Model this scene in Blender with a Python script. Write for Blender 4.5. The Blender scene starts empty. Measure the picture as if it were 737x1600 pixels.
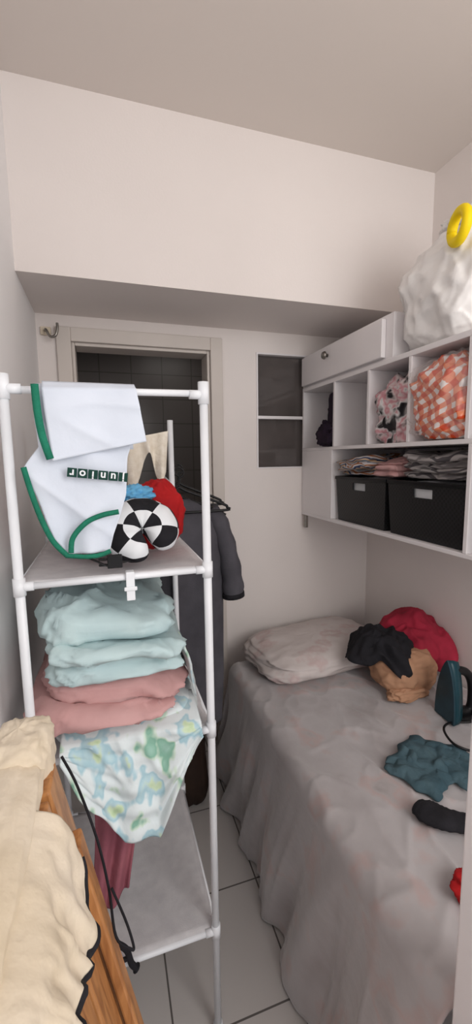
import bpy, bmesh, math, random
from mathutils import Vector, Matrix, noise
random.seed(7)
pi=math.pi
SC=bpy.context.scene
SC.view_settings.view_transform='Standard'
SC.view_settings.look='None'
COL=bpy.context.scene.collection
FZ=-0.2   # floor level while building; everything is lifted to z=0 at the end

# ------------------------------------------------------------ helpers
def lin(h):
    h=h.lstrip('#'); o=[]
    for i in (0,2,4):
        c=int(h[i:i+2],16)/255
        o.append(c/12.92 if c<=0.04045 else ((c+0.055)/1.055)**2.4)
    return (o[0],o[1],o[2],1)
def nz(x,y,z,s=1.0): return noise.noise(Vector((x*s,y*s,z*s)))

def mat(name,c1,c2=None,scale=8,rough=0.7,bump=0.0,bscale=60,metal=0,stops=None,detail=3,alpha=None,sheen=0,trans=0,stretch=None,bd=4,spec=0.3):
    m=bpy.data.materials.new(name); m.use_nodes=True; nt=m.node_tree; b=nt.nodes['Principled BSDF']
    b.inputs['Roughness'].default_value=rough; b.inputs['Metallic'].default_value=metal
    b.inputs['Specular IOR Level'].default_value=spec
    if sheen: b.inputs['Sheen Weight'].default_value=sheen
    if trans: b.inputs['Transmission Weight'].default_value=trans
    if alpha is not None: b.inputs['Alpha'].default_value=alpha
    tc=nt.nodes.new('ShaderNodeTexCoord'); vec=tc.outputs['Object']
    if stretch:
        mp=nt.nodes.new('ShaderNodeMapping'); mp.inputs['Scale'].default_value=stretch
        nt.links.new(vec,mp.inputs[0]); vec=mp.outputs[0]
    if c2 or stops:
        n=nt.nodes.new('ShaderNodeTexNoise'); n.inputs['Scale'].default_value=scale; n.inputs['Detail'].default_value=detail
        nt.links.new(vec,n.inputs['Vector'])
        cr=nt.nodes.new('ShaderNodeValToRGB'); nt.links.new(n.outputs['Fac'],cr.inputs[0])
        st=stops or [(0.3,c1),(0.7,c2)]
        e=cr.color_ramp.elements
        e[0].position,e[0].color=st[0][0],lin(st[0][1]); e[1].position,e[1].color=st[-1][0],lin(st[-1][1])
        for pos,c in st[1:-1]:
            q=e.new(pos); q.color=lin(c)
        nt.links.new(cr.outputs[0],b.inputs['Base Color'])
    else: b.inputs['Base Color'].default_value=lin(c1)
    if bump:
        n2=nt.nodes.new('ShaderNodeTexNoise'); n2.inputs['Scale'].default_value=bscale; n2.inputs['Detail'].default_value=bd
        nt.links.new(vec,n2.inputs['Vector'])
        bp=nt.nodes.new('ShaderNodeBump'); bp.inputs['Strength'].default_value=bump; bp.inputs['Distance'].default_value=0.01
        nt.links.new(n2.outputs['Fac'],bp.inputs['Height']); nt.links.new(bp.outputs[0],b.inputs['Normal'])
    return m

def obj(name,verts,faces,mt,parent=None,smooth=True,label=None,cat=None,kind=None,bevel=0,solid=0,sub=0,fm=None,group=None):
    me=bpy.data.meshes.new(name); me.from_pydata([tuple(v) for v in verts],[],faces); me.update()
    o=bpy.data.objects.new(name,me); COL.objects.link(o)
    for m in (mt if isinstance(mt,(list,tuple)) else [mt]): me.materials.append(m)
    if fm:
        for i,p in enumerate(me.polygons): p.material_index=fm[i]
    for p in me.polygons: p.use_smooth=smooth
    bm=bmesh.new(); bm.from_mesh(me); bmesh.ops.recalc_face_normals(bm,faces=bm.faces); bm.to_mesh(me); bm.free()
    if solid:
        s=o.modifiers.new('s','SOLIDIFY'); s.thickness=solid; s.offset=0
    if bevel:
        s=o.modifiers.new('b','BEVEL'); s.width=bevel; s.segments=2; s.limit_method='ANGLE'
    if sub:
        s=o.modifiers.new('u','SUBSURF'); s.levels=sub; s.render_levels=sub
    if parent: o.parent=parent
    if label: o['label']=label
    if cat: o['category']=cat
    if kind: o['kind']=kind
    if group: o['group']=group
    return o
def empty(name,label,cat,loc=(0,0,0),group=None):
    o=bpy.data.objects.new(name,None); COL.objects.link(o); o.empty_display_size=0.05
    o['label']=label; o['category']=cat
    if group: o['group']=group
    o.location=loc
    bpy.context.view_layer.update()
    return o
def adopt(par,*kids):
    for k in kids:
        k.parent=par; k.matrix_parent_inverse=Matrix.Translation(-par.location)
class MB:
    def __init__(s): s.v=[]; s.f=[]; s.m=[]
    def box(s,x0,x1,y0,y1,z0,z1,fn=None,mi=0):
        b=len(s.v)
        for x,y,z in [(x0,y0,z0),(x1,y0,z0),(x1,y1,z0),(x0,y1,z0),(x0,y0,z1),(x1,y0,z1),(x1,y1,z1),(x0,y1,z1)]:
            q=Vector((x,y,z)); s.v.append(fn(q) if fn else q)
        for q in [(0,3,2,1),(4,5,6,7),(0,1,5,4),(1,2,6,5),(2,3,7,6),(3,0,4,7)]: s.f.append(tuple(b+i for i in q)); s.m.append(mi)
        return s
    def tube(s,pts,r,n=12,flat=None):
        pts=[Vector(p) for p in pts]; b0=len(s.v); k=len(pts)
        up=None
        for i,p in enumerate(pts):
            t=(pts[min(i+1,k-1)]-pts[max(i-1,0)]).normalized()
            if up is None: up=Vector((0,0,1)) if abs(t.z)<0.9 else Vector((1,0,0))
            a=(up-t*up.dot(t)).normalized(); c=t.cross(a); up=a
            rr=r[min(i,len(r)-1)] if isinstance(r,(list,tuple)) else r
            for j in range(n):
                th=2*pi*j/n; s.v.append(p+a*(rr*math.cos(th)*(flat or 1))+c*rr*math.sin(th))
        for i in range(k-1):
            for j in range(n):
                s.f.append((b0+i*n+j,b0+i*n+(j+1)%n,b0+(i+1)*n+(j+1)%n,b0+(i+1)*n+j)); s.m.append(0)
        s.f.append(tuple(b0+j for j in range(n))[::-1]); s.m.append(0)
        s.f.append(tuple(b0+(k-1)*n+j for j in range(n))); s.m.append(0)
        return s
    def obj(s,name,mt,**k): return obj(name,s.v,s.f,mt,fm=s.m,**k)
def sheet(name,fn,nu,nv,mt,solid=0.003,**k):
    v=[];f=[]
    for j in range(nv+1):
        for i in range(nu+1): v.append(Vector(fn(i/nu,j/nv)))
    for j in range(nv):
        for i in range(nu):
            a=j*(nu+1)+i; f.append((a,a+1,a+nu+2,a+nu+1))
    return obj(name,v,f,mt,solid=solid,**k)
def lerp(a,b,t): return a+(b-a)*t
def interp(tab,t):
    for i in range(len(tab)-1):
        if t<=tab[i+1][0]:
            w=(t-tab[i][0])/(tab[i+1][0]-tab[i][0]); w=max(0,w)
            return [lerp(a,b,w) for a,b in zip(tab[i][1:],tab[i+1][1:])]
    return list(tab[-1][1:])
def smoothpts(pts,n=6):
    pts=[Vector(p) for p in pts]; out=[]
    for i in range(len(pts)-1):
        p0=pts[max(i-1,0)];p1=pts[i];p2=pts[i+1];p3=pts[min(i+2,len(pts)-1)]
        for k in range(n):
            t=k/n
            out.append(0.5*((2*p1)+(p2-p0)*t+(2*p0-5*p1+4*p2-p3)*t*t+(3*p1-p0-3*p2+p3)*t*t*t))
    out.append(pts[-1]); return out
def ridge(x,y,z,s): return 1-2*abs(nz(x,y,z,s))
def slab(name,x0,x1,y0,y1,z0,z1,layers,mt,seed=0,amp=0.012,bl=0.018,zf=None,ex=5,crease=0.006,skew=0.010,**k):
    """folded cloth: stacked rounded folds of uneven thickness with a soft creased top"""
    cx,cy=(x0+x1)/2,(y0+y1)/2; hx,hy=(x1-x0)/2,(y1-y0)/2; M=120; v=[];f=[]
    rnd=random.Random(int(seed*100)); ws=[0.7+0.7*rnd.random() for _ in range(layers)]; S=sum(ws); ws=[w/S for w in ws]
    rings=[]; acc=0
    for li,w in enumerate(ws):
        sx=skew*rnd.uniform(-1,1); sy=skew*rnd.uniform(-1,1); gx=rnd.uniform(-0.008,0.008)
        for q in range(9):
            fr=q/8; bu=math.sqrt(max(0,1-(2*fr-1)**2))*bl
            rings.append((acc+w*fr,hx-bl+bu+gx,hy-bl+bu,sx,sy,1,li))
        acc+=w
    lx,ly=rings[-1][3],rings[-1][4]
    for q in range(1,14):
        s=1-q/14; rings.append((1,(hx-bl)*s,(hy-bl)*s,lx*s,ly*s,s,layers-1))
    for (h,a,b,sx,sy,s,li) in rings:
        for j in range(M):
            th=2*pi*j/M; c,sn=math.cos(th),math.sin(th)
            e=2/ex
            x=cx+sx+a*math.copysign(abs(c)**e,c); y=cy+sy+b*math.copysign(abs(sn)**e,sn)
            zt=lerp(z0,z1,h)
            zt+= (z1-z0)*0.16*math.sin(pi*h)*nz(x*1.0+li*3+seed,y,0.5,5)
            d=nz(x+seed,y,zt*1.5,9)*amp+nz(x,y+seed,zt,20)*amp*0.45
            d+=amp*0.5*max(0,ridge(x*1.3+seed,y,zt*2.2+x,14))**4
            dz=nz(x+seed*2,y,3.3,6)*amp*1.3*h+(ridge(x*0.6+seed,y*1.4+x*0.8,1.3,9)**3)*crease*h
            if s<1: dz+=(1-s*s)*0.012
            if zf: dz+=zf(x,y)*h
            z=max(zt+dz,z0)
            v.append((x+d*c,y+d*sn,z))
    R=len(rings)
    for q in range(R-1):
        for j in range(M): f.append((q*M+j,q*M+(j+1)%M,(q+1)*M+(j+1)%M,(q+1)*M+j))
    f.append(tuple(range(M))[::-1]); f.append(tuple((R-1)*M+j for j in range(M)))
    return obj(name,v,f,mt,**k)
def blob(name,c,r,mt,seed=0,amp=0.15,sc=6,ex=2,zmin=None,nu=64,nv=40,sharp=False,rot=0,fn=None,cr=0,box=None,**k):
    v=[];f=[]
    e=2/ex
    for j in range(nv+1):
        ph=-pi/2+pi*j/nv
        for i in range(nu):
            th=2*pi*i/nu
            def sp(a): return math.copysign(abs(a)**e,a)
            d=Vector((sp(math.cos(ph))*sp(math.cos(th)),sp(math.cos(ph))*sp(math.sin(th)),sp(math.sin(ph))))
            q=d.normalized() if d.length>0 else d
            n=nz(q.x*sc/3+seed,q.y*sc/3,q.z*sc/3)+0.5*nz(q.x*sc+seed,q.y*sc,q.z*sc)
            if cr: n+=cr*(ridge(q.x*1.2+seed,q.y*1.2,q.z*0.8,sc*0.33)**2-0.4)+cr*0.5*(ridge(q.x+seed,q.y+3,q.z,sc*0.7)**2-0.4)
            p=Vector((d.x*r[0],d.y*r[1],d.z*r[2]))*(1+amp*n)
            if fn: p=fn(p,q)
            p=Matrix.Rotation(rot,3,'Z')@p+Vector(c)
            if zmin is not None and p.z<zmin: p.z=zmin
            if box:
                p.x=min(max(p.x,box[0]),box[1]); p.y=min(max(p.y,box[2]),box[3]); p.z=min(max(p.z,box[4]),box[5])
            v.append(p)
    for j in range(nv):
        for i in range(nu): f.append((j*nu+i,j*nu+(i+1)%nu,(j+1)*nu+(i+1)%nu,(j+1)*nu+i))
    return obj(name,v,f,mt,**k)
def drape(name,c,r,mt,hem=100,seed=0,wave=0.12,nw=7,rot=0,zmin=None,rg_=0.14,**k):
    def fn(u,v):
        th=2*pi*u; cx,cy=math.cos(th),math.sin(th)
        ph=math.radians(hem)*v*(1+0.35*nz(cx*1.3+seed,cy*1.3,seed))
        rg=ridge(cx*v*1.3+seed,cy*v*1.3,seed,2.2); rg2=ridge(cx*v+seed,cy*v*1.6,seed+4,4.2)
        w=1+wave*v*math.sin(nw*th+seed+2*nz(cx,cy,seed,2))+0.22*nz(cx*v*2+seed,cy*v*2,seed)+0.10*rg
        p=Vector((math.sin(ph)*cx*r[0]*w,math.sin(ph)*cy*r[1]*w,math.cos(ph)*r[2]*(1+0.3*nz(cx*v*2.5,cy*v*2.5+seed,1)+rg_*rg+rg_*0.7*rg2)))
        p=Matrix.Rotation(rot,3,'Z')@p+Vector(c)
        if zmin is not None and p.z<zmin: p.z=zmin+0.002
        return p
    return sheet(name,fn,130,46,mt,solid=0.004,**k)

# ------------------------------------------------------------ materials
M_wall=mat('wall_paint','#eae2de','#e5ddd9',scale=1.5,rough=0.85,bump=0.05,bscale=150)
M_wallL=mat('wall_paint_side','#f4f2f2','#efeded',scale=2,rough=0.85,bump=0.05,bscale=150)
M_ceil=mat('ceiling_paint','#ddd4cd','#d9d0ca',scale=1,rough=0.9)
M_trim=mat('door_trim_paint','#d6cdc6','#cfc6bf',scale=4,rough=0.5)
M_white=mat('white_melamine','#ebe6e7','#e5e1e2',scale=3,rough=0.45)
M_rack=mat('white_coated_metal','#eceef2','#e4e6ea',scale=10,rough=0.3)
M_mesh=mat('white_shelf_fabric','#d8d6d8','#cbc9cc',scale=30,rough=0.8,bump=0.2,bscale=300)
M_glass=mat('dark_window_glass','#454140','#5e5755',scale=3,rough=0.08,spec=0.6)
M_black=mat('black_cloth','#17161a','#222126',scale=20,rough=0.9,bump=0.3,bscale=60)
M_blackp=mat('black_plastic','#0c0c0e','#161618',scale=20,rough=0.4)
M_char=mat('charcoal_jersey','#535157','#47454b',scale=12,rough=0.95,bump=0.15,bscale=200)
M_mint=mat('mint_cotton','#c1d5d6','#b6cccf',scale=9,rough=0.9,bump=0.4,bscale=16)
M_pink=mat('pink_cotton','#cfa5a3','#c29593',scale=8,rough=0.9,bump=0.4,bscale=18)
M_rose=mat('dusty_rose_cloth','#a8656f','#945663',scale=12,rough=0.95,bump=0.4,bscale=50)
M_floral=mat('leaf_print_cotton','',stops=[(0.28,'#9cc2b4'),(0.36,'#86b5a0'),(0.40,'#cfe0d2'),(0.43,'#dfe8ea'),(0.54,'#dfe8ea'),(0.58,'#a9cbd6'),(0.63,'#bcd6dc'),(0.66,'#cfe0c0'),(0.72,'#b3cf9d')],scale=12,rough=0.9,bump=0.15,bscale=40,detail=2.5,stretch=(1.3,1,0.8))
M_satin=mat('grey_satin','',stops=[(0.25,'#9b9393'),(0.40,'#aaa4a5'),(0.54,'#b0abac'),(0.62,'#b3a09e'),(0.67,'#aba4a4'),(0.75,'#989090')],scale=6,rough=0.38,bump=0.7,bscale=7,detail=4,sheen=0.5,spec=0.5)
M_pillow=mat('pale_print_cotton','',stops=[(0.3,'#c6bcb9'),(0.56,'#cbc2bf'),(0.64,'#c4b0ae'),(0.74,'#cbc2be')],scale=8,rough=0.8,bump=0.4,bscale=14)
M_red=mat('red_cloth','#c11f22','#a31519',scale=8,rough=0.8,bump=0.2,bscale=40)
M_crim=mat('crimson_cloth','#b02a42','#8a1f31',scale=8,rough=0.85,bump=0.3,bscale=40)
M_sky=mat('sky_blue_cloth','#6fb4dd','#5b9fcb',scale=8,rough=0.8)
M_lace=mat('cream_lace','#f3ecdf','#e2d8c6',scale=40,rough=0.9,bump=0.3,bscale=90)
M_tan=mat('tan_cloth','#b88d70','#a67c60',scale=6,rough=0.8,bump=0.4,bscale=20)
M_teal=mat('teal_cloth','#4a6068','#38505a',scale=14,rough=0.95,bump=0.4,bscale=60)
M_tealp=mat('teal_plastic','#17414c','#12343d',scale=5,rough=0.3)
M_dark=mat('dark_plum_cloth','#2b1d2e','#1d1420',scale=14,rough=0.95,bump=0.3)
M_bag=mat('white_plastic_film','#efecea','#e6e3e1',scale=6,rough=0.32,bump=0.6,bscale=14,bd=2)
M_yel=mat('yellow_plastic','#f7d90f','#efcd0c',scale=6,rough=0.6)
M_beige=mat('cream_padded_cotton','#dfd2bf','#cfbfa6',scale=8,rough=0.95,bump=0.6,bscale=22)
M_steel=mat('brushed_steel','#9a9690','#807c77',scale=20,rough=0.3,metal=1)
M_sole=mat('dark_soleplate','#2f4a56','#283e48',scale=20,rough=0.35,metal=0.4)
M_green=mat('green_ribbing','#1f7a60','#196a53',scale=30,rough=0.8,bump=0.3,bscale=200)
M_dkgreen=mat('dark_green_print','#143f37','#113830',scale=10,rough=0.8)
M_wjersey=mat('white_jersey','#d7dde8','#cdd4e0',scale=7,rough=0.9,bump=0.25,bscale=20)
M_pure=mat('white_print','#e8eaec','#e0e2e6',scale=7,rough=0.8)
M_brown=mat('brown_leather','#3a2a22','#2a1e19',scale=14,rough=0.6)
M_film=mat('clear_film','#f2eeee','#e8e4e4',scale=8,rough=0.15,bump=0.6,bscale=20,bd=2,alpha=0.14)

def wood():
    m=bpy.data.materials.new('pine_wood'); m.use_nodes=True; nt=m.node_tree; b=nt.nodes['Principled BSDF']
    tc=nt.nodes.new('ShaderNodeTexCoord'); mp=nt.nodes.new('ShaderNodeMapping'); mp.inputs['Scale'].default_value=(14,14,1.6)
    n=nt.nodes.new('ShaderNodeTexNoise'); n.inputs['Scale'].default_value=3.5; n.inputs['Detail'].default_value=5; n.inputs['Distortion'].default_value=1.2
    cr=nt.nodes.new('ShaderNodeValToRGB'); e=cr.color_ramp.elements
    e[0].position=0.3; e[0].color=lin('#8f5a30'); e[1].position=0.65; e[1].color=lin('#bd8450')
    nt.links.new(tc.outputs['Object'],mp.inputs[0]); nt.links.new(mp.outputs[0],n.inputs['Vector']); nt.links.new(n.outputs['Fac'],cr.inputs[0])
    nt.links.new(cr.outputs[0],b.inputs['Base Color']); b.inputs['Roughness'].default_value=0.4
    return m
M_wood=wood()
def tiles(name,c,cg,w,h,mortar,rough,off=(0,0,0),rot=None):
    m=bpy.data.materials.new(name); m.use_nodes=True; nt=m.node_tree; b=nt.nodes['Principled BSDF']
    tc=nt.nodes.new('ShaderNodeTexCoord'); mp=nt.nodes.new('ShaderNodeMapping'); mp.inputs['Location'].default_value=off
    if rot: mp.inputs['Rotation'].default_value=rot
    br=nt.nodes.new('ShaderNodeTexBrick'); br.offset=0; br.inputs['Scale'].default_value=1
    br.inputs['Brick Width'].default_value=w; br.inputs['Row Height'].default_value=h; br.inputs['Mortar Size'].default_value=mortar
    br.inputs['Mortar Smooth'].default_value=0.1
    br.inputs['Color1'].default_value=lin(c); br.inputs['Color2'].default_value=lin(c); br.inputs['Mortar'].default_value=lin(cg)
    nt.links.new(tc.outputs['Object'],mp.inputs[0]); nt.links.new(mp.outputs[0],br.inputs['Vector']); nt.links.new(br.outputs['Color'],b.inputs['Base Color'])
    b.inputs['Roughness'].default_value=rough
    return m
M_floor=tiles('floor_tile','#c6c1be','#5f5a57',0.39,0.39,0.003,0.3,off=(0.28,0.17,0))
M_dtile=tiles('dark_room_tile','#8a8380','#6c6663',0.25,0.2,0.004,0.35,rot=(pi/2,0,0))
def gingham():
    m=bpy.data.materials.new('orange_gingham'); m.use_nodes=True; nt=m.node_tree; b=nt.nodes['Principled BSDF']
    tc=nt.nodes.new('ShaderNodeTexCoord')
    n=nt.nodes.new('ShaderNodeTexNoise'); n.inputs['Scale'].default_value=6; n.inputs['Detail'].default_value=0.5
    nt.links.new(tc.outputs['Object'],n.inputs['Vector'])
    vm=nt.nodes.new('ShaderNodeVectorMath'); vm.operation='MULTIPLY_ADD'; vm.inputs[1].default_value=(0.06,0.06,0.06)
    nt.links.new(n.outputs['Color'],vm.inputs[0]); nt.links.new(tc.outputs['Object'],vm.inputs[2])
    sx=nt.nodes.new('ShaderNodeMapping'); sx.inputs['Rotation'].default_value=(0.5,0.2,0.3)
    nt.links.new(vm.outputs[0],sx.inputs[0]); sp=nt.nodes.new('ShaderNodeSeparateXYZ'); nt.links.new(sx.outputs[0],sp.inputs[0])
    def band(s):
        a=nt.nodes.new('ShaderNodeMath'); a.operation='MULTIPLY'; a.inputs[1].default_value=25; nt.links.new(s,a.inputs[0])
        c=nt.nodes.new('ShaderNodeMath'); c.operation='FRACT'; nt.links.new(a.outputs[0],c.inputs[0])
        g=nt.nodes.new('ShaderNodeMath'); g.operation='GREATER_THAN'; g.inputs[1].default_value=0.5; nt.links.new(c.outputs[0],g.inputs[0]); return g.outputs[0]
    ad=nt.nodes.new('ShaderNodeMath'); ad.operation='ADD'; nt.links.new(band(sp.outputs[1]),ad.inputs[0]); nt.links.new(band(sp.outputs[2]),ad.inputs[1])
    hf=nt.nodes.new('ShaderNodeMath'); hf.operation='MULTIPLY'; hf.inputs[1].default_value=0.5; nt.links.new(ad.outputs[0],hf.inputs[0])
    cr=nt.nodes.new('ShaderNodeValToRGB'); e=cr.color_ramp.elements; e[0].color=lin('#ece4e2'); e[0].position=0.0; e[1].position=1; e[1].color=lin('#cc4418')
    q=e.new(0.5); q.color=lin('#e0845f')
    nt.links.new(hf.outputs[0],cr.inputs[0]); nt.links.new(cr.outputs[0],b.inputs['Base Color']); b.inputs['Roughness'].default_value=0.25
    return m
M_ging=gingham()
def stripes(name,cols,axis,scale):
    m=bpy.data.materials.new(name); m.use_nodes=True; nt=m.node_tree; b=nt.nodes['Principled BSDF']
    tc=nt.nodes.new('ShaderNodeTexCoord')
    n=nt.nodes.new('ShaderNodeTexNoise'); n.inputs['Scale'].default_value=6; nt.links.new(tc.outputs['Object'],n.inputs['Vector'])
    vm=nt.nodes.new('ShaderNodeVectorMath'); vm.operation='MULTIPLY_ADD'; vm.inputs[1].default_value=(0.15,0.15,0.15)
    nt.links.new(n.outputs['Color'],vm.inputs[0]); nt.links.new(tc.outputs['Object'],vm.inputs[2])
    sp=nt.nodes.new('ShaderNodeSeparateXYZ'); nt.links.new(vm.outputs[0],sp.inputs[0])
    a=nt.nodes.new('ShaderNodeMath'); a.operation='MULTIPLY'; a.inputs[1].default_value=scale; nt.links.new(sp.outputs[axis],a.inputs[0])
    c=nt.nodes.new('ShaderNodeMath'); c.operation='FRACT'; nt.links.new(a.outputs[0],c.inputs[0])
    cr=nt.nodes.new('ShaderNodeValToRGB'); cr.color_ramp.interpolation='CONSTANT'; e=cr.color_ramp.elements
    e[0].color=lin(cols[0]); e[0].position=0; e[1].position=(len(cols)-1)/len(cols); e[1].color=lin(cols[-1])
    for i in range(1,len(cols)-1):
        q=e.new(i/len(cols)); q.color=lin(cols[i])
    nt.links.new(c.outputs[0],cr.inputs[0]); nt.links.new(cr.outputs[0],b.inputs['Base Color']); b.inputs['Roughness'].default_value=0.9
    return m
M_str1=stripes('striped_cloth',['#7f868f','#c9a98a','#2f4266','#c9c2c0','#9a5f38','#c2bcbc'],2,24)
M_str2=stripes('grey_striped_cloth',['#7f7a7a','#a9a3a2','#4d494c','#a29b9a'],2,26)
M_mix=mat('patterned_cloth','',stops=[(0.38,'#1b1a1d'),(0.45,'#d9c9c9'),(0.52,'#c98a92'),(0.58,'#d9d5d5'),(0.64,'#2a282b')],scale=14,rough=0.35,detail=2)
def weave():
    m=bpy.data.materials.new('black_woven_plastic'); m.use_nodes=True; nt=m.node_tree; b=nt.nodes['Principled BSDF']
    tc=nt.nodes.new('ShaderNodeTexCoord'); ck=nt.nodes.new('ShaderNodeTexChecker'); ck.inputs['Scale'].default_value=110
    nt.links.new(tc.outputs['Object'],ck.inputs[0]); ck.inputs[1].default_value=lin('#1c1b1e'); ck.inputs[2].default_value=lin('#0a0a0b')
    nt.links.new(ck.outputs[0],b.inputs['Base Color']); b.inputs['Roughness'].default_value=0.45
    bp=nt.nodes.new('ShaderNodeBump'); bp.inputs['Strength'].default_value=0.4; bp.inputs['Distance'].default_value=0.003
    nt.links.new(ck.outputs['Fac'],bp.inputs['Height']); nt.links.new(bp.outputs[0],b.inputs['Normal']); return m
M_weave=weave()

# ------------------------------------------------------------ room
XL,XR,YB,YU,ZS,ZC=-0.27,1.56,2.2,1.75,2.18,2.82
Y0=-0.9
MB().box(XL-0.1,XR+0.1,Y0,3.7,FZ-0.1,FZ).obj('floor',M_floor,kind='structure',smooth=False)
MB().box(XL-0.1,XR+0.1,Y0,YB+0.12,ZC,ZC+0.1).obj('ceiling',M_ceil,kind='structure',smooth=False)
MB().box(XL-0.1,XL,Y0,YB+0.12,FZ,ZC).obj('wall_left',M_wallL,kind='structure',smooth=False)
MB().box(XR,XR+0.1,Y0,YB+0.12,FZ,ZC).obj('wall_right',M_wall,kind='structure',smooth=False)
DX0,DX1,DZ=-0.12,0.56,2.06
WX0,WX1,WZ0,WZ1=0.82,1.13,1.44,2.07
b=MB()
b.box(XL,DX0,YB,YB+0.12,FZ,ZC); b.box(DX0,DX1,YB,YB+0.12,DZ,ZC)
b.box(DX1,WX0,YB,YB+0.12,FZ,ZC); b.box(WX0,WX1,YB,YB+0.12,FZ,WZ0); b.box(WX0,WX1,YB,YB+0.12,WZ1,ZC); b.box(WX1,XR,YB,YB+0.12,FZ,ZC)
b.obj('wall_back',M_wall,kind='structure',smooth=False)
MB().box(XL,XR,YU,YB,ZS,ZC).obj('wall_upper',M_wall,kind='structure',smooth=False)
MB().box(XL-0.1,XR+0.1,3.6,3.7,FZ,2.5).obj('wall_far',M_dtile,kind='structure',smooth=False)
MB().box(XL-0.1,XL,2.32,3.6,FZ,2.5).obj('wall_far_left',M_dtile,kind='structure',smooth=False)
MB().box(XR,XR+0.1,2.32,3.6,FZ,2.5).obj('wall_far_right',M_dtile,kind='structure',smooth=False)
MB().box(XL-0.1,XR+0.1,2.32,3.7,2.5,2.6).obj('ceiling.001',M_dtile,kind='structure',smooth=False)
b=MB(); w=0.065; y0,y1=YB-0.02,YB+0.13
b.box(DX0-w,DX0,y0,YB,FZ,DZ+w); b.box(DX1,DX1+w,y0,YB,FZ,DZ+w); b.box(DX0,DX1,y0,YB,DZ,DZ+w)
b.box(DX0,DX0+0.015,YB,y1,FZ,DZ); b.box(DX1-0.015,DX1,YB,y1,FZ,DZ); b.box(DX0+0.015,DX1-0.015,YB,y1,DZ-0.015,DZ)
b.obj('door_1',M_trim,kind='structure',smooth=False,bevel=0.004)
b=MB(); y0,y1=YB-0.006,YB+0.05; t=0.009
b.box(WX0,WX0+t,y0,y1,WZ0,WZ1); b.box(WX1-t,WX1,y0,y1,WZ0,WZ1); b.box(WX0+t,WX1-t,y0,y1,WZ1-t,WZ1); b.box(WX0+t,WX1-t,y0,y1,WZ0,WZ0+0.006)
b.box(WX0+t,WX1-t,y0,y1,1.715,1.731)
win=b.obj('window_1',M_white,kind='structure',smooth=False)
b=MB(); b.box(WX0+t,WX1-t,YB+0.03,YB+0.036,WZ0,WZ1-t)
gp=b.obj('window_pane',M_glass,parent=win,smooth=False)
MB().box(0.57,0.70,0.42,0.50,FZ,2.15).obj('trim_1',M_white,kind='structure',smooth=False,bevel=0.004)

# ------------------------------------------------------------ wall hook
hk=empty('coat_hook','small metal coat hook on a beige mount beside the door frame','hook',(-0.225,YB,2.10))
a=MB().box(-0.25,-0.205,YB-0.016,YB,2.082,2.118).obj('mount',M_beige,bevel=0.003,smooth=False)
bb=MB().tube(smoothpts([(-0.23,YB-0.012,2.10),(-0.222,YB-0.05,2.095),(-0.205,YB-0.055,2.065),(-0.182,YB-0.06,2.07),(-0.172,YB-0.06,2.10),(-0.172,YB-0.06,2.125)]),0.006).obj('hook',M_steel)
adopt(hk,a,bb)

# ------------------------------------------------------------ rack
rk=empty('shelving_rack','white coated metal tube rack with fabric shelves','shelving rack',(0.02,1.27,FZ))
RX0,RX1,RY0,RY1=-0.195,0.237,1.0,1.54
parts=[]
for x,y,zt in [(RX0,RY0,1.675),(RX1,RY0,1.68),(RX0,RY1,1.64),(RX1,RY1,1.64)]:
    parts.append(MB().tube([(x,y,FZ),(x,y,zt)],0.0105,16).obj('post',M_rack))
    parts.append(MB().tube([(x,y,FZ),(x,y,FZ+0.03)],0.014,16).obj('foot',M_rack))
def rail(p,q,r=0.008): parts.append(MB().tube([p,q],r,14).obj('rail',M_rack))
SH=[1.22,0.78,0.15]
rail((RX0,RY0,1.65),(RX1,RY0,1.655)); 
for z in SH:
    rail((RX0,RY0,z),(RX1,RY0,z)); rail((RX0,RY1,z),(RX1,RY1,z)); rail((RX0,RY0,z),(RX0,RY1,z),0.007); rail((RX1,RY0,z),(RX1,RY1,z),0.007)
    for x in (RX0,RX1):
        for y in (RY0,RY1):
            s=1 if x<0 else -1
            c=MB().tube([(x,y,z-0.02),(x,y,z+0.02)],0.0135,16).tube([(x,y,z),(x+s*0.03,y,z)],0.0105,14)
            parts.append(c.obj('connector',M_rack))
    def fn(u,v,z=z):
        x=lerp(RX0,RX1,u); y=lerp(RY0,RY1,v)
        sag=-0.02*math.sin(pi*u)*math.sin(pi*v)-0.004*abs(nz(x,y,z,14))
        return (x,y,z+0.008+sag)
    parts.append(sheet('shelf_panel',fn,24,24,M_mesh,solid=0.002))
for x in (RX0,RX1):
    s=1 if x<0 else -1
    parts.append(MB().tube([(x,RY0,1.63),(x,RY0,1.682)],0.0135,16).tube([(x,RY0,1.652),(x+s*0.035,RY0,1.652)],0.011,14).obj('connector',M_rack))
parts.append(MB().tube([(RX1,RY1,1.40),(RX1,RY1+0.30,1.435)],0.006,10).obj('bracket_arm',M_rack))
adopt(rk,*parts)
MB().box(0.035,0.055,0.984,0.988,1.165,1.235).box(0.035,0.055,0.984,1.012,1.2295,1.2335).box(0.03,0.06,0.98,0.984,1.19,1.20).obj('clip',M_rack,bevel=0.002,smooth=False,label='white plastic clip gripping the front rail of the rack',cat='clip')

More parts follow.
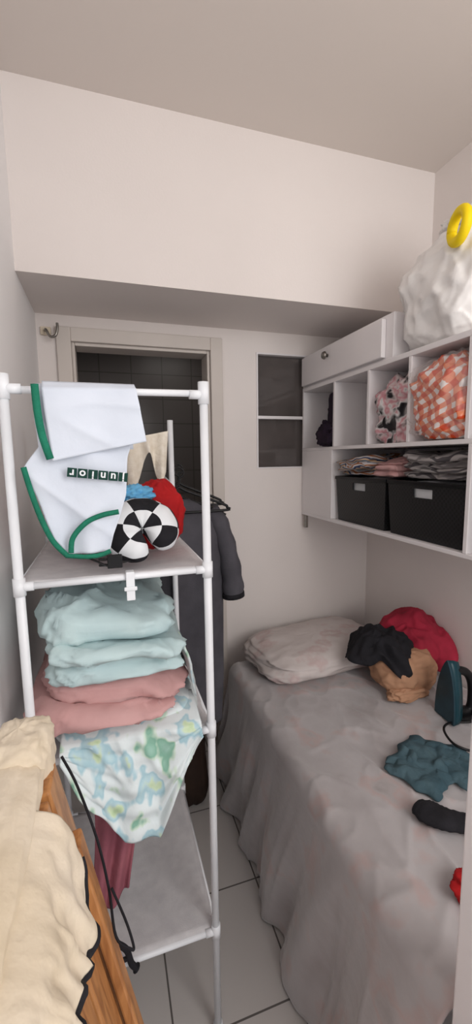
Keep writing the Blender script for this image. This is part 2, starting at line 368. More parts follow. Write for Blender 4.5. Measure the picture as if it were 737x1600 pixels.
# ------------------------------------------------------------ bodysuit on the rack
bs=empty('baby_bodysuit','white baby bodysuit with green ribbed edges hung on the rack','baby clothes',(-0.03,0.985,1.66))
tab=[(0,-0.135,0.070),(0.1,-0.137,0.072),(0.36,-0.132,0.06),(0.42,-0.15,0.052),(0.47,-0.163,0.05),(0.65,-0.142,0.045),(0.78,-0.128,0.03),(0.9,-0.113,0.012),(1,-0.086,0.002)]
def bodyf(u,v,yo=0.0):
    l,r=interp(tab,v); x=lerp(l,r,u); z=1.663-v*0.373
    y=0.983+0.006*nz(x,z,0,16)-0.006*math.sin(u*9+v*3)*v-0.008*ridge(x+z,z*0.4,0.3,9)**3
    if v<0.05: y=lerp(1.0,0.985,v/0.05)
    return (x,y,z)
p1=sheet('body',bodyf,50,70,M_wjersey,solid=0.003)
def backf(u,v):
    x=lerp(-0.13,0.068,u); z=1.664-v*0.14; y=1.018+0.003*math.sin(u*8)
    if v<0.08: y=lerp(1.0,1.016,v/0.08)
    return (x,y,z)
p1b=sheet('back',backf,20,16,M_wjersey,solid=0.003)
def flapf(u,v):
    top=(lerp(-0.118,0.074,u),1.668); bot=(lerp(-0.104,0.094,u),lerp(1.499,1.540,u))
    x=lerp(top[0],bot[0],v); z=lerp(top[1],bot[1],v); y=0.968-0.004*math.sin(u*7+v*2)-0.007*ridge(x*0.5+z,z,0.9,8)**3
    if v<0.1: y=lerp(0.995,0.972,v/0.1)
    return (x,y,z)
p2=sheet('flap',flapf,40,36,M_wjersey,solid=0.004)
def ribbon(name,pts,w,mt,y):
    P=smoothpts([(a,y,c) for a,c in pts],8)
    v=[];f=[]
    for i,p in enumerate(P):
        t=(P[min(i+1,len(P)-1)]-P[max(i-1,0)]).normalized(); n=Vector((-t.z,0,t.x))
        v+= [p+n*w/2,p+Vector((0,-0.002,0)),p-n*w/2]
    for i in range(len(P)-1):
        a=i*3
        f+=[(a,a+1,a+4,a+3),(a+1,a+2,a+5,a+4)]
    return obj(name,v,f,mt,solid=0.002)
t1=ribbon('edging',[(-0.128,1.657),(-0.126,1.60),(-0.120,1.55),(-0.108,1.503)],0.015,M_green,0.960)
t2=ribbon('edging',[(-0.162,1.487),(-0.150,1.43),(-0.135,1.375),(-0.115,1.325),(-0.088,1.29)],0.011,M_green,0.967)
t3=ribbon('edging',[(-0.080,1.296),(-0.074,1.33),(-0.045,1.362),(-0.01,1.377),(0.026,1.383)],0.011,M_green,0.966)
t4=ribbon('edging',[(-0.092,1.291),(-0.05,1.285),(-0.02,1.286),(0.004,1.294)],0.010,M_green,0.967)
lm=MB(); ang=math.radians(-7)
def L2(px,pz): return Vector((-0.077+px*math.cos(ang)-pz*math.sin(ang),0.9645,1.475+px*math.sin(ang)+pz*math.cos(ang)))
for i in range(6):
    x=i*0.0215
    q=[L2(x,-0.010),L2(x+0.0195,-0.010),L2(x+0.0195,0.010),L2(x,0.010)]
    bI=len(lm.v); lm.v+=q; lm.f.append((bI,bI+1,bI+2,bI+3)); lm.m.append(0)
sq=lm.obj('lettering_tile',M_dkgreen,smooth=False,solid=0.001)
tv=[];tf=[]
word="junior"
for i,ch in enumerate(word[::-1]):
    cu=bpy.data.curves.new('letter','FONT'); cu.body=ch; cu.size=0.024; cu.align_x='CENTER'; cu.extrude=0.0004; cu.offset=0.0006
    to=bpy.data.objects.new('letter',cu); COL.objects.link(to); bpy.context.view_layer.update()
    me=bpy.data.meshes.new_from_object(to.evaluated_get(bpy.context.evaluated_depsgraph_get()))
    b0=len(tv)
    for vv in me.vertices:
        px,pz=-vv.co.x,-(vv.co.y-0.006)
        p=L2(i*0.0215+0.00975+px,pz); p.y=0.9632-vv.co.z; tv.append(p)
    for pl in me.polygons: tf.append(tuple(b0+k for k in pl.vertices))
    bpy.data.objects.remove(to); bpy.data.curves.remove(cu)
lt=obj('lettering',tv,tf,M_pure,smooth=False)
adopt(bs,p1,p1b,p2,t1,t2,t3,t4,sq,lt)

# ------------------------------------------------------------ things on upper shelf
npl=empty('neck_pillow','black and white checkered travel neck pillow on the rack shelf','pillow',(0.085,1.11,1.235))
v=[];f=[];fm=[]
NU,NV=72,24; a0,a1=math.radians(-60),math.radians(285)
cen=Vector((0.085,1.10,1.312)); Rm,rm=0.043,0.045
ax=Vector((1,0,0.0)); az=Vector((0,0.45,0.89)).normalized(); an=ax.cross(az)
for i in range(NU+1):
    t=i/NU; A=lerp(a0,a1,t); rr=rm*min(1,math.sqrt(max(0.0,1-(2*t-1)**10)))+0.001
    d=ax*math.cos(A)*1.12+az*math.sin(A)
    for j in range(NV):
        B=2*pi*j/NV; rb=rr*(1+0.10*nz(math.cos(A)*2+math.cos(B),math.sin(A)*2,math.sin(B),1.6))
        p=cen+d*(Rm+rb*math.cos(B))+an*rb*math.sin(B)
        p.z=max(p.z,1.226); v.append(p)
for i in range(NU):
    for j in range(NV):
        f.append((i*NV+j,i*NV+(j+1)%NV,(i+1)*NV+(j+1)%NV,(i+1)*NV+j)); fm.append(((i//12)+((j+2)//4))%2)
f.append(tuple(range(NV))); fm.append(0); f.append(tuple(NU*NV+j for j in range(NV))); fm.append(0)
pb=obj('cushion',v,f,[M_pure,M_black],fm=fm)
st=MB().tube(smoothpts([(0.06,1.06,1.245),(0.03,1.03,1.25),(0.0,1.02,1.245),(-0.03,1.02,1.26),(-0.06,1.03,1.275)]),0.006,8,flat=0.4).obj('strap',M_blackp)
bk=MB().box(-0.005,0.03,1.0135,1.026,1.240,1.272,).box(-0.025,-0.005,1.016,1.024,1.246,1.252).box(-0.025,-0.005,1.016,1.024,1.260,1.266).obj('buckle',M_blackp,bevel=0.002,smooth=False)
adopt(npl,pb,st,bk)
blob('red_garment',(0.145,1.27,1.335),(0.085,0.075,0.10),M_red,seed=3,amp=0.14,cr=0.5,zmin=1.222,label='crumpled red cloth garment on the rack shelf',cat='clothes')
blob('blue_cloth',(0.075,1.19,1.402),(0.055,0.05,0.025),M_sky,seed=5,amp=0.3,cr=0.6,sc=7,label='small sky blue cloth bundled on the rack shelf',cat='cloth')
blob('wine_cloth',(-0.04,1.33,1.31),(0.09,0.13,0.085),M_rose,seed=8,amp=0.3,cr=0.4,zmin=1.222,label='wine coloured cloth heaped on the rack shelf',cat='cloth')
def lf(u,v):
    x=lerp(0.075,0.225,u)+0.012*v*math.sin(u*5); z=1.60-0.03*(1-u)-v*(0.12+0.06*math.sin(u*8+1)); y=1.515-0.012*math.sin(u*16)*(0.3+v)
    return (x,y,z)
sheet('lace_cloth',lf,50,24,M_lace,solid=0.002,label='cream lace cloth hanging by the rear post of the rack',cat='cloth')

# ------------------------------------------------------------ middle shelf stack
def flf(u,v):
    x=lerp(-0.135,0.205,u)
    L=interp([(0,0.03),(0.2,0.16),(0.4,0.26),(0.66,0.285),(0.78,0.17),(1,0.03)],u)[0]
    s=v
    if s<0.25: y=lerp(1.10,0.985,s/0.25); z=0.842-0.02*(s/0.25)**2
    else:
        q=(s-0.25)/0.75; y=0.978-0.02*q+0.010*math.sin(u*20+q*2)*q+0.008*nz(x,q,0,9)-0.010*ridge(x*1.2-q*0.15,q*0.05,0.2,9)**3; z=0.822-L*q
    return (x,y,z)
fl=empty('leaf_print_sheet','white leaf print sheet drooping over the rack front','bed linen',(0.02,1.26,0.79))
f1=slab('folded_sheet',-0.165,0.215,1.02,1.50,0.792,0.845,2,M_floral,seed=2,amp=0.006)
f2=sheet('hanging_corner',flf,70,60,M_floral,solid=0.004)
def f3f(u,v):
    y=lerp(1.06,1.46,u); 
    x=interp([(0,0.10),(0.3,0.17),(0.6,0.198),(1,0.216)],v)[0]+0.006*math.sin(u*12+v*5)
    z=interp([(0,1.015),(0.3,1.005),(0.6,0.94),(1,0.85)],v)[0]+0.008*nz(y,v,0,7)
    return (x,y,z)
f3=sheet('folded_side',f3f,40,30,M_floral,solid=0.006)
adopt(fl,f1,f2,f3)
slab('pink_blanket',-0.20,0.182,0.985,1.46,0.853,0.945,2,M_pink,seed=4.3,amp=0.026,bl=0.030,skew=0.025,zf=lambda x,y:-0.05*(x/0.4),label='folded dusty pink blanket in the stack on the rack',cat='blanket')
slab('mint_sheet',-0.18,0.158,0.99,1.47,0.955,1.045,2,M_mint,seed=1.2,amp=0.024,bl=0.026,skew=0.025,crease=0.016,zf=lambda x,y:-0.05*((x)/0.4),label='folded mint cotton sheet on the pink blanket',cat='bed linen')
slab('mint_sheet',-0.172,0.165,1.0,1.45,1.05,1.115,1,M_mint,seed=6.1,amp=0.026,bl=0.026,crease=0.026,ex=6,zf=lambda x,y:-0.05*((x)/0.4),label='folded mint cotton sheet at the top of the stack',cat='bed linen')
def rf(u,v):
    x=lerp(-0.09,0.045,u)+0.015*math.sin(v*4)-0.03*v*u; z=0.77-v*(0.58-0.10*u); y=1.08+0.012*math.sin(u*13+v*3)
    return (x,y,z)
sheet('rose_cloth',rf,30,50,M_rose,solid=0.004,label='dusty rose cloth hanging between the rack shelves',cat='cloth')
cp=MB().tube(smoothpts([(-0.03,0.985,0.235),(-0.01,0.98,0.215),(0.0,0.98,0.17),(0.012,0.98,0.15)]),[0.008]*18+[0.012],10).tube(smoothpts([(-0.03,0.985,0.235),(-0.05,0.985,0.215),(-0.04,0.98,0.19),(-0.005,0.98,0.19)]),0.006,8)
cp.obj('black_strap',M_black,label='knotted black fabric strap tied on the lower rack rail',cat='strap')

# ------------------------------------------------------------ hanging shirts
def shirt(name,cx,cy,hw,z0,z1,mt,lab,trim=None,seed=0,sl=0.42):
    e=empty(name,lab,'shirt',(cx,cy,z1))
    v=[];f=[];NR,NC=60,80
    for i in range(NR+1):
        t=i/NR; z=lerp(z1,z0,t)
        if t<0.09: w=lerp(0.05,hw,(t/0.09)**0.7); 
        else: w=hw*(1+0.05*math.sin(t*4+seed))
        d=0.022+0.03*min(1,t*4)
        for j in range(NC):
            th=2*pi*j/NC
            x=cx+w*math.copysign(abs(math.cos(th))**0.9,math.cos(th))
            y=cy+d*math.sin(th)+min(1,t*3)*0.012*math.sin(x*45+seed+2*t+2*nz(x,z,seed,4))
            zz=z-0.02*(1-t)*abs(x-cx)/hw
            v.append((x,y,zz))
    for i in range(NR):
        for j in range(NC): f.append((i*NC+j,i*NC+(j+1)%NC,(i+1)*NC+(j+1)%NC,(i+1)*NC+j))
    b=obj('body',v,f,mt,solid=0.002); ks=[b]
    for s in (-1,1):
        P=smoothpts([(cx+s*(hw-0.045),cy,z1-0.055),(cx+s*(hw-0.005),cy,z1-0.11),(cx+s*(hw+0.025),cy-0.005,z1-0.22),(cx+s*(hw+0.045),cy-0.01,z1-0.34),(cx+s*(hw+0.05),cy-0.01,z1-sl)],6)
        n=len(P); ks.append(MB().tube(P,[0.036+0.010*i/n+0.003*math.sin(i*1.3) for i in range(n)],20,flat=None).obj('sleeve',mt))
        if trim:
            q=P[-1]; ks.append(MB().tube([q+Vector((-s*0.002,0,0.012)),q-Vector((0,0,0.008))],0.0475,20).obj('cuff',trim))
    adopt(e,*ks)
shirt('charcoal_shirt',0.265,1.63,0.18,0.36,1.345,M_char,'charcoal grey shirt with black cuffs on a hanger',trim=M_black)
shirt('dark_shirt',0.12,1.80,0.15,0.5,1.34,M_black,'dark shirt hanging on a black hanger behind the rack',seed=2)
def hanger(cx,cy,z,lab,hw=0.19):
    e=empty('coat_hanger',lab,'hanger',(cx,cy,z),group='black hangers by the door')
    P=smoothpts([(cx-hw,cy,z-0.10),(cx-hw*0.9,cy,z-0.085),(cx-0.03,cy,z-0.03),(cx,cy,z-0.015),(cx+0.03,cy,z-0.03),(cx+hw*0.9,cy,z-0.085),(cx+hw,cy,z-0.10),(cx+hw*0.9,cy,z-0.112),(cx-hw*0.9,cy,z-0.112),(cx-hw,cy,z-0.10)],6)
    a=MB().tube(P,0.0055,8).obj('frame',M_blackp)
    b=MB().tube(smoothpts([(cx,cy,z-0.015),(cx,cy,z+0.02),(cx+0.015,cy,z+0.03),(cx+0.018,cy,z+0.05),(cx,cy,z+0.062),(cx-0.018,cy,z+0.05)]),0.003,8).obj('hook',M_blackp)
    adopt(e,a,b)
hanger(0.265,1.63,1.375,'black plastic hanger carrying the charcoal shirt')
hanger(0.27,1.58,1.405,'empty black plastic hanger by the door',0.19)
hanger(0.29,1.71,1.415,'spare black plastic hanger by the door',0.18)
hanger(0.12,1.80,1.375,'black plastic hanger carrying the dark shirt')
blob('brown_bag',(0.30,1.90,-0.02),(0.11,0.12,0.2),M_brown,seed=4,amp=0.1,ex=4,zmin=FZ,label='dark brown bag on the floor by the door',cat='bag')

# ------------------------------------------------------------ bed
bd=empty('bed','single bed under a grey satin spread with faint roses','bed',(1.08,1.26,FZ))
BX0,BY1,BZ=0.62,1.97,0.42; H=BZ-FZ-0.01
a=MB().box(0.68,1.54,0.54,1.92,FZ+0.08,0.2).obj('bed_base',M_brown,smooth=False,bevel=0.01)
bb=MB().box(0.65,1.54,0.53,1.94,0.202,0.40).obj('mattress',M_white,smooth=False,bevel=0.03)
legs=[MB().box(x,x+0.05,y,y+0.05,FZ,FZ+0.08).obj('leg',M_brown,smooth=False) for x in (0.72,1.46) for y in (0.58,1.82)]
def bsf(u,v):
    p=lerp(BX0-H-0.03,1.545,u**0.9); q=lerp(0.525,BY1+H+0.03,v)
    dx=max(0,BX0-p); dy=max(0,q-BY1); d=math.hypot(dx,dy)
    bx=max(p,BX0); by=min(q,BY1)
    z=BZ+0.006*nz(p,q,0,5)+0.009*max(0,ridge(p*0.9+q*0.5,q*0.5-p*0.3,2,6))**5+0.006*max(0,ridge(p*1.1-q*0.3,q*0.7,5,9))**5
    if d<=0: 
        e=min(p-BX0,BY1-q)
        return (bx,by,z-0.004*math.exp(-e*30))
    ux,uy=-dx/d,dy/d
    d=min(d,H+0.03)
    r=0.05
    if d<r*pi/2: o=r*math.sin(d/r); dn=r*(1-math.cos(d/r))
    else:
        e=d-r*pi/2; s=p*0.25+q+math.atan2(uy,-ux)*0.22
        o=r+e*0.13; dn=r+e*0.99
        k=min(1,e*2.5)
        o+=k*0.020*math.sin(s*26+3*nz(s,e*0.6,0,3))+k*0.032*nz(s,e*0.5,1,6)+k*0.018*max(0,ridge(s+e*0.12,e*0.1,0,13))**3
    if uy>0: o=o*lerp(1,0.6,uy)
    k2=math.exp(-d*9)
    return (bx+ux*o,by+uy*o,max(FZ+0.006,BZ-0.003-dn+(z-BZ)*k2))
sp=sheet('bedspread',bsf,190,220,M_satin,solid=0.003)
adopt(bd,a,bb,sp,*legs)

def pil(p,q):
    k=1-0.5*max(0,min(1,(abs(q.x)**4+abs(q.y)**4)))
    p.z*=k; return p
blob('pillow',(1.03,1.88,0.49),(0.37,0.24,0.08),M_pillow,seed=2,amp=0.06,cr=0.6,ex=3.4,rot=math.radians(9),zmin=0.427,nu=120,nv=70,label='plump pale pillow with faint pink print on the bed',cat='pillow',fn=pil)
tb=empty('tan_bundle','rounded tan fabric bundle with stitched seams on the bed','clothes',(1.28,1.50,0.43))
def tanf(p,q):
    w=1-0.05*math.exp(-((q.x*0.6+q.y*0.1+0.15)/0.05)**2)
    return p*w
a=blob('pouch',(1.28,1.50,0.522),(0.145,0.12,0.10),M_tan,seed=2,amp=0.08,cr=0.4,ex=2.5,zmin=0.429,nu=110,nv=70,fn=tanf)
bb=blob('fold',(1.24,1.42,0.455),(0.10,0.05,0.032),M_tan,seed=6,amp=0.2,cr=0.6,ex=2.5,zmin=0.429)
adopt(tb,a,bb)
drape('black_cloth',(1.21,1.575,0.565),(0.155,0.145,0.105),M_black,hem=100,seed=3.7,wave=0.16,nw=5,zmin=0.50,rg_=0.2,label='black garment draped on the tan bundle',cat='clothes')
drape('crimson_cloth',(1.43,1.62,0.575),(0.165,0.16,0.115),M_crim,hem=125,seed=6.4,wave=0.2,nw=5,zmin=0.432,rg_=0.22,label='crimson garment heaped beside the black one on the bed',cat='clothes')

def qf(c,h=0.02,seed=0,base=0.434):
    def fn(u,v):
        p=(Vector(c[0])*(1-u)+Vector(c[1])*u)*(1-v)+(Vector(c[3])*(1-u)+Vector(c[2])*u)*v
        ed=min(u,1-u,v,1-v)
        w=0.02*nz(u*2+seed,v*2,0,2)
        z=base+h*min(1,ed*6+0.15)*(0.7+1.6*abs(nz(p.x+seed,p.y,0,16))+0.5*nz(p.x,p.y,seed,30))
        return (p.x+w,p.y+0.02*nz(u*2,v*2+seed,5,2),z)
    return fn
tc_=empty('teal_shorts','crumpled dark teal shorts lying on the bed','shorts',(1.04,1.05,0.43))
a=sheet('waist',qf([(0.88,1.10),(1.06,1.19),(1.20,1.07),(1.03,0.98)],0.018,1),40,40,M_teal,solid=0.006)
bb=sheet('leg',qf([(0.86,1.08),(0.99,1.13),(1.05,0.97),(0.93,0.91)],0.016,4),30,30,M_teal,solid=0.006)
cc=sheet('leg',qf([(1.02,1.06),(1.17,1.10),(1.20,0.98),(1.05,0.91)],0.016,8),30,30,M_teal,solid=0.006)
adopt(tc_,a,bb,cc)
P=smoothpts([(0.845,0.915,0.450),(0.86,0.88,0.452),(0.89,0.845,0.452),(0.93,0.82,0.450),(0.98,0.795,0.448)],6)
MB().tube(P,[0.012,0.026,0.034,0.034,0.039,0.045,0.043,0.046,0.044,0.045,0.042,0.043,0.040,0.041,0.038,0.036,0.038,0.036,0.034,0.035,0.033,0.030,0.025,0.018,0.010],20,flat=0.45).obj('dark_sock',M_black,label='bunched black sock lying on the bed',cat='sock')
blob('red_cloth',(0.80,0.66,0.45),(0.045,0.05,0.025),M_red,seed=4,amp=0.3,zmin=0.428,label='small red cloth on the bed by the door jamb',cat='cloth')

# ------------------------------------------------------------ iron
ir=empty('steam_iron','teal and black steam iron standing on its heel on the bed','iron',(1.34,1.22,0.43))
IR=Matrix.Translation((1.345,1.235,0.432))@Matrix.Rotation(math.radians(-5),4,'Z')
def soleline(h):
    t=h/0.25
    return 0.055*(1-t**2.4)**0.8 if t<1 else 0.0005
def loft(x0,x1,sc0,sc1,h0=0.0):
    v=[];f=[];N=20
    for (x,sc) in ((x0,sc0),(lerp(x0,x1,0.5),lerp(sc0,sc1,0.3)),(x1,sc1)):
        for sg in (-1,1):
            rg=range(N+1) if sg<0 else range(N,-1,-1)
            for i in rg:
                h=h0+(0.25*lerp(0.82,1,sc)-h0)*i/N; w=soleline(min(0.2499,h/lerp(0.82,1,sc)))*sc
                v.append(IR@Vector((x,sg*w,h)))
    K=2*(N+1)
    for q in range(2):
        for i in range(K): f.append((q*K+i,q*K+(i+1)%K,(q+1)*K+(i+1)%K,(q+1)*K+i))
    f.append(tuple(range(K))); f.append(tuple(2*K+i for i in range(K)))
    return v,f
v,f=loft(-0.075,-0.068,1,1); s1=obj('soleplate',v,f,M_sole,smooth=False)
v,f=loft(-0.067,-0.02,0.98,0.7); s2=obj('body',v,f,M_tealp)
hp=[IR@Vector(q) for q in [(-0.03,0,0.03),(0.02,0,0.015),(0.05,0,0.03),(0.055,0,0.09),(0.045,0,0.15),(0.015,0,0.19),(-0.035,0,0.205)]]
s3=MB().tube(smoothpts(hp),[0.022]*10+[0.017]*27,14).obj('handle',M_blackp)
s4=MB().box(-0.066,0.05,-0.04,0.04,0.0,0.014,fn=lambda q:IR@q).obj('heel',M_blackp,smooth=False,bevel=0.004)
s5=MB().tube(smoothpts([IR@Vector((0.05,0,0.03)),(1.36,1.18,0.44),(1.27,1.20,0.44),(1.17,1.14,0.475),(1.14,1.07,0.475),(1.17,1.03,0.467),(1.24,1.03,0.445),(1.33,1.08,0.44),(1.44,1.10,0.44)],8),0.0045,8).obj('cord',M_blackp)
adopt(ir,s1,s2,s3,s4,s5)

# ------------------------------------------------------------ cubby unit
wu=empty('cubby_cabinet','white wall mounted cubby unit with open compartments and a drawer','shelf unit',(1.33,1.55,1.17))
UX0,UX1=1.10,1.555; UY0,UY1=0.80,2.195; t=0.016
ks=[]
ks.append(MB().box(UX0,UX1,UY0,UY1,1.165,1.165+t).obj('bottom_board',M_white,smooth=False,bevel=0.002))
ks.append(MB().box(UX0,UX1,UY0,UY1,1.535,1.535+t).obj('shelf_board',M_white,smooth=False,bevel=0.002))
ks.append(MB().box(UX0,UX1,UY0,UY1,1.865,1.865+t+0.004).obj('top_board',M_white,smooth=False,bevel=0.002))
ks.append(MB().box(UX1-0.008,UX1,UY0,UY1,1.181,1.865).obj('back_panel',M_white,smooth=False))
for y in (2.179,1.845,1.565,1.31,1.04,0.80):
    ks.append(MB().box(UX0,UX1-0.008,y,y+t,1.551,1.865).obj('divider',M_white,smooth=False,bevel=0.002))
for y in (2.179,1.865,1.022,0.80):
    ks.append(MB().box(UX0,UX1-0.008,y,y+t,1.181,1.535).obj('divider',M_white,smooth=False,bevel=0.002))
ks.append(MB().box(UX0,UX0+0.014,1.881,2.179,1.181,1.535).obj('front_panel',M_white,smooth=False,bevel=0.002))
ks.append(MB().box(UX0+0.01,UX1,1.43,UY1,1.885,2.06).obj('drawer_case',M_white,smooth=False,bevel=0.002))
df=MB().box(UX0-0.012,UX0+0.009,1.475,2.185,1.895,2.045).obj('drawer',M_white,smooth=False,bevel=0.003)
kn=MB().tube([(UX0-0.012,1.90,2.0),(UX0-0.022,1.90,2.0),(UX0-0.03,1.90,2.0),(UX0-0.04,1.90,2.0)],[0.008,0.008,0.020,0.016],16).obj('knob',M_steel)
ks.append(df); 
ks.append(MB().box(UX0+0.0,UX0+0.02,2.15,2.17,1.09,1.165).obj('bracket',M_steel,smooth=False,bevel=0.003))
adopt(wu,*ks)
bpy.context.view_layer.update()
kn.parent=df; kn.matrix_parent_inverse=df.matrix_world.inverted()

def basket(y0,y1,lab):
    e=empty('storage_basket',lab,'basket',(1.3,(y0+y1)/2,1.182),group='black baskets in the wall unit')
    x0,x1,z0,z1=1.115,1.50,1.183,1.40; th=0.007; m=MB(); yc=(y0+y1)/2
    def tf(q):
        k=(z1-q.z)/(z1-z0); cx,cy=(x0+x1)/2,yc
        return Vector((cx+(q.x-cx)*(1-0.05*k),cy+(q.y-cy)*(1-0.07*k),q.z))
    m.box(x0,x1,y0,y1,z0,z0+th,tf); m.box(x1-th,x1,y0,y1,z0+th,z1,tf)
    m.box(x0+th,x1-th,y0,y0+th,z0+th,z1,tf); m.box(x0+th,x1-th,y1-th,y1,z0+th,z1,tf)
    hz0,hz1,hw=1.342,1.376,0.05
    m.box(x0,x0+th,y0,y1,z0+th,hz0,tf); m.box(x0,x0+th,y0,yc-hw,hz0,hz1,tf); m.box(x0,x0+th,yc+hw,y1,hz0,hz1,tf); m.box(x0,x0+th,y0,y1,hz1,z1,tf)
    a=m.obj('body',M_weave,smooth=False)
    r=MB(); g=0.005
    r.box(x0-g,x0+th,y0-g*.6,y1+g*.6,z1-0.012,z1+0.004); r.box(x1-th,x1+g,y0-g*.6,y1+g*.6,z1-0.012,z1+0.004); r.box(x0+th,x1-th,y0-g*.6,y0+th,z1-0.012,z1+0.004); r.box(x0+th,x1-th,y1-th,y1+g*.6,z1-0.012,z1+0.004)
    b=r.obj('rim',M_blackp,smooth=False,bevel=0.003)
    adopt(e,a,b)
basket(1.455,1.845,'black woven plastic basket filled with clothes in the wall unit')
basket(1.052,1.44,'black woven plastic basket with a striped cloth on top')
slab('folded_clothes',1.130,1.46,1.49,1.81,1.20,1.40,2,M_pure,seed=3,amp=0.004,bl=0.008,skew=0.002,label='white folded clothes packed in the basket',cat='clothes',zf=lambda x,y:-0.01)
slab('folded_clothes',1.130,1.46,1.09,1.40,1.20,1.40,2,M_pure,seed=5,amp=0.004,bl=0.008,skew=0.002,label='pale folded clothes packed in the basket',cat='clothes',zf=lambda x,y:-0.01)
slab('striped_clothes',1.12,1.48,1.575,1.845,1.412,1.505,4,M_str1,seed=7,amp=0.028,bl=0.016,skew=0.03,zf=lambda x,y:-0.01,label='folded striped clothes heaped above the basket',cat='clothes')
slab('pink_clothes',1.125,1.47,1.415,1.57,1.412,1.475,3,M_pink,seed=8,amp=0.02,skew=0.02,label='folded pinkish clothes above the basket',cat='clothes')
slab('grey_clothes',1.13,1.47,1.06,1.40,1.412,1.505,4,M_str2,seed=9,amp=0.028,bl=0.016,skew=0.03,label='folded grey striped clothes heaped above the basket',cat='clothes')
blob('plum_clothes',(1.15,1.92,1.61),(0.09,0.09,0.07),M_dark,seed=2,amp=0.3,cr=0.5,box=(1.075,1.54,1.863,2.17,1.553,1.86),label='dark plum clothes bundled in the cubby',cat='clothes')
blob('dark_clothes',(1.20,1.895,1.71),(0.13,0.045,0.13),M_dark,seed=5,amp=0.2,cr=0.4,box=(1.11,1.54,1.863,2.17,1.553,1.86),label='dark garment stuffed in the cubby',cat='clothes')
blob('patterned_clothes',(1.25,1.447,1.685),(0.14,0.125,0.14),M_mix,seed=4,amp=0.16,cr=0.8,sc=8,ex=3.2,nu=110,nv=70,box=(1.085,1.54,1.328,1.562,1.553,1.845),label='pink, black and white patterned clothes stuffed in the cubby',cat='clothes')
gb=empty('gingham_bundle','orange and white gingham bedding in a clear bag','bedding',(1.24,1.183,1.553))
a=blob('bedding',(1.24,1.183,1.69),(0.16,0.137,0.142),M_ging,seed=7,amp=0.12,cr=0.8,sc=8,ex=3.6,nu=110,nv=70,box=(1.075,1.54,1.062,1.304,1.556,1.85))
bb=blob('clear_wrap',(1.24,1.183,1.695),(0.174,0.150,0.148),M_film,seed=9,amp=0.08,cr=0.9,sc=10,ex=3.8,nu=110,nv=70,box=(1.055,1.545,1.058,1.308,1.552,1.862))
adopt(gb,a,bb)

# white plastic bag on top
wb=empty('plastic_bag','crumpled full white plastic bag on top of the wall unit','bag',(1.3,1.19,1.886))
def bagfn(p,q):
    if q.z>0.1:
        k=q.z-0.1; p.x*=1-0.35*k; p.y*=1-0.28*k
    th=math.atan2(q.y,q.x)
    w=1+0.022*math.sin(th*8+q.z*5+4*nz(q.x,q.y,q.z,1.5))*(0.3+abs(q.z))
    w+=0.035*max(0,ridge(q.x*1.6+q.z*0.5,q.y*1.6-q.z*0.7,q.z*0.6,2.6))**4
    p.x*=w; p.y*=w
    return p
a=blob('sack',(1.315,1.25,2.085),(0.22,0.23,0.235),M_bag,seed=3.4,amp=0.07,cr=0.6,sc=6,ex=2.9,zmin=1.887,nu=180,nv=110,fn=bagfn,box=(1.0,1.55,0.8,1.6,1.887,2.6))
b1=blob('tied_top',(1.27,1.28,2.315),(0.05,0.08,0.045),M_bag,seed=5,amp=0.3,cr=1.0,sc=8)
adopt(wb,a,b1)
ye=MB().tube([Vector((1.105+0.015*math.cos(k*2*pi/36),1.125+0.045*math.cos(k*2*pi/36),2.215+0.042*math.sin(k*2*pi/36))) for k in range(37)],0.016,12)
ye.obj('yellow_ring',M_yel,label='yellow plastic ring resting on the white bag',cat='toy')

# ------------------------------------------------------------ ironing board
ib=empty('ironing_board','folded pine ironing board with cream padded cover by the wall','ironing board',(0.0,0.5,FZ))
e1=Vector((0.19,0,-0.982)); O=Vector((-0.105,0.70,1.0)); LN=1.2/0.982
nn=Vector((0.982,0,0.19))
def F2(q): return O+e1*q.z+Vector((0,-1,0))*q.y+nn*q.x
ks=[]
for y in (0.0,0.085,0.17,0.255):
    ks.append(MB().box(-0.022,0,y,y+0.072,0.0,LN-0.005,fn=F2).obj('slat',M_wood,smooth=False,bevel=0.004))
ks.append(MB().box(-0.046,-0.024,0.0,0.33,0.06,0.12,fn=F2).obj('crossbar',M_wood,smooth=False,bevel=0.003))
ks.append(MB().box(-0.046,-0.024,0.0,0.33,0.72,0.78,fn=F2).obj('crossbar',M_wood,smooth=False,bevel=0.003))
ks.append(MB().box(0.002,0.020,0.045,0.085,0.10,LN-0.02,fn=F2).obj('leg',M_wood,smooth=False,bevel=0.004))
cv=blob('padded_cover',(-0.180,0.48,1.0),(0.066,0.25,0.042),M_beige,seed=6,amp=0.08,cr=0.5,sc=8,ex=3.4,nu=110,nv=50)
cvb=blob('cover_fold',(-0.158,0.71,1.01),(0.052,0.065,0.05),M_beige,seed=2,amp=0.12,cr=0.5,sc=7,ex=2.8,nu=60,nv=40)
def cvf(u,v):
    y=lerp(0.575,0.26,u)
    hz=interp([(0,0.93),(0.08,0.885),(0.22,0.872),(0.35,0.885),(0.5,0.915),(0.75,0.94),(1,0.95)],u)[0]+0.014*nz(u*11,0,0)
    z=lerp(1.02,hz,v)
    x=-0.105+0.19*(1.0-z)+0.014+0.012*v+0.012*v*nz(u*9,v*0.8,3)+0.012*v*max(0,ridge(u*7+v*0.5,v*0.5,1,1))**3
    x+=0.006*nz(y,z,0,34)
    if v<0.25: x-=0.03*(1-v/0.25)**2
    return (x,y,z)
cv2=sheet('cover_skirt',cvf,110,50,M_beige,solid=0.006)
hem=[]
for i in range(81):
    q=Vector(cvf(i/80,1.0)); hem.append(q+Vector((0.0,0.002,-0.006)))
cv3=MB().tube(hem,0.007,8).obj('elastic_edge',M_black)
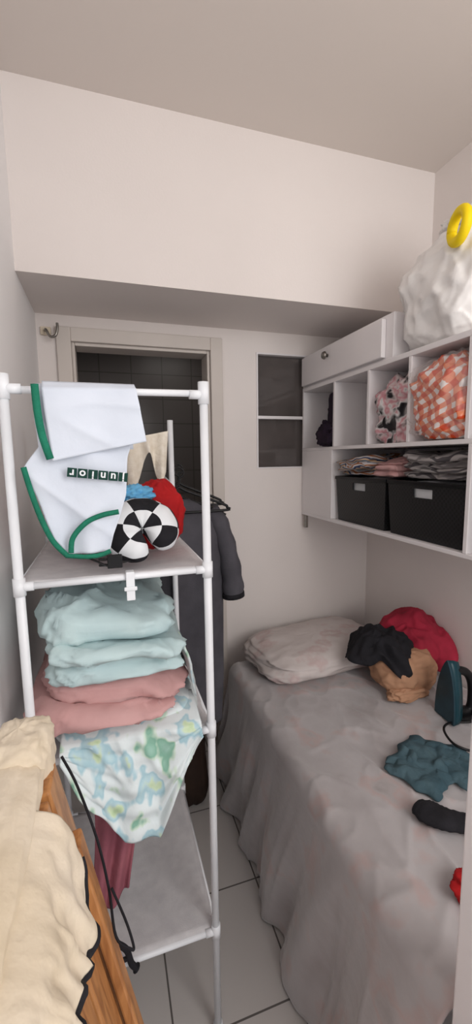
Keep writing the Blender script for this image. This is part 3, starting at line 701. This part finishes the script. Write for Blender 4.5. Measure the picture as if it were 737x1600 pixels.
cord=MB().tube(smoothpts([(-0.095,0.705,1.0),(-0.072,0.69,0.95),(-0.045,0.67,0.86),(-0.03,0.65,0.78),(-0.022,0.62,0.72),(0.0,0.61,0.70),(0.005,0.62,0.69),(-0.005,0.63,0.73),(-0.025,0.64,0.79)]),0.0022,8).obj('drawstring',M_black)
ks+= [cv,cvb,cv2,cv3,cord]
adopt(ib,*ks)

# ------------------------------------------------------------ lights
w=bpy.data.worlds.new('world'); SC.world=w; w.use_nodes=True
w.node_tree.nodes['Background'].inputs[0].default_value=(0.95,0.97,1.0,1); w.node_tree.nodes['Background'].inputs[1].default_value=0.85
def area(name,loc,tgt,sx,sy,e,c):
    l=bpy.data.lights.new(name,'AREA'); l.shape='RECTANGLE'; l.size=sx; l.size_y=sy; l.energy=e; l.color=c
    o=bpy.data.objects.new(name,l); COL.objects.link(o); o.location=loc
    o.rotation_euler=(Vector(tgt)-Vector(loc)).to_track_quat('-Z','Y').to_euler(); return o
area('daylight',(1.15,-0.75,1.95),(0.3,2.0,1.5),1.2,1.3,31,(1.0,0.97,0.94))
area('far_room_fill',(0.6,3.0,2.4),(0.6,3.2,0),0.4,0.4,1.0,(1.0,0.95,0.9))  # unseen fill light added to brighten the dark room behind the doorway

# ------------------------------------------------------------ camera
f=645.0; yaw=math.radians(17.5); p=math.radians(7.45); r=0.0138
F=Vector((math.sin(yaw)*math.cos(p),math.cos(yaw)*math.cos(p),-math.sin(p)))
R=Vector((math.cos(yaw),-math.sin(yaw),0)); U=R.cross(F)
R2=R*math.cos(r)-U*math.sin(r); U2=U*math.cos(r)+R*math.sin(r)
cam=bpy.data.cameras.new('camera'); co=bpy.data.objects.new('camera',cam); COL.objects.link(co)
m=Matrix((R2,U2,-F)).transposed().to_4x4(); m.translation=Vector((0,0,1.5)); co.matrix_world=m
cam.sensor_fit='VERTICAL'; cam.sensor_height=36; cam.lens=f/1600*36; cam.clip_start=0.02
SC.camera=co
bpy.context.view_layer.update()
for o in list(SC.objects):
    if o.parent is None: o.location.z-=FZ
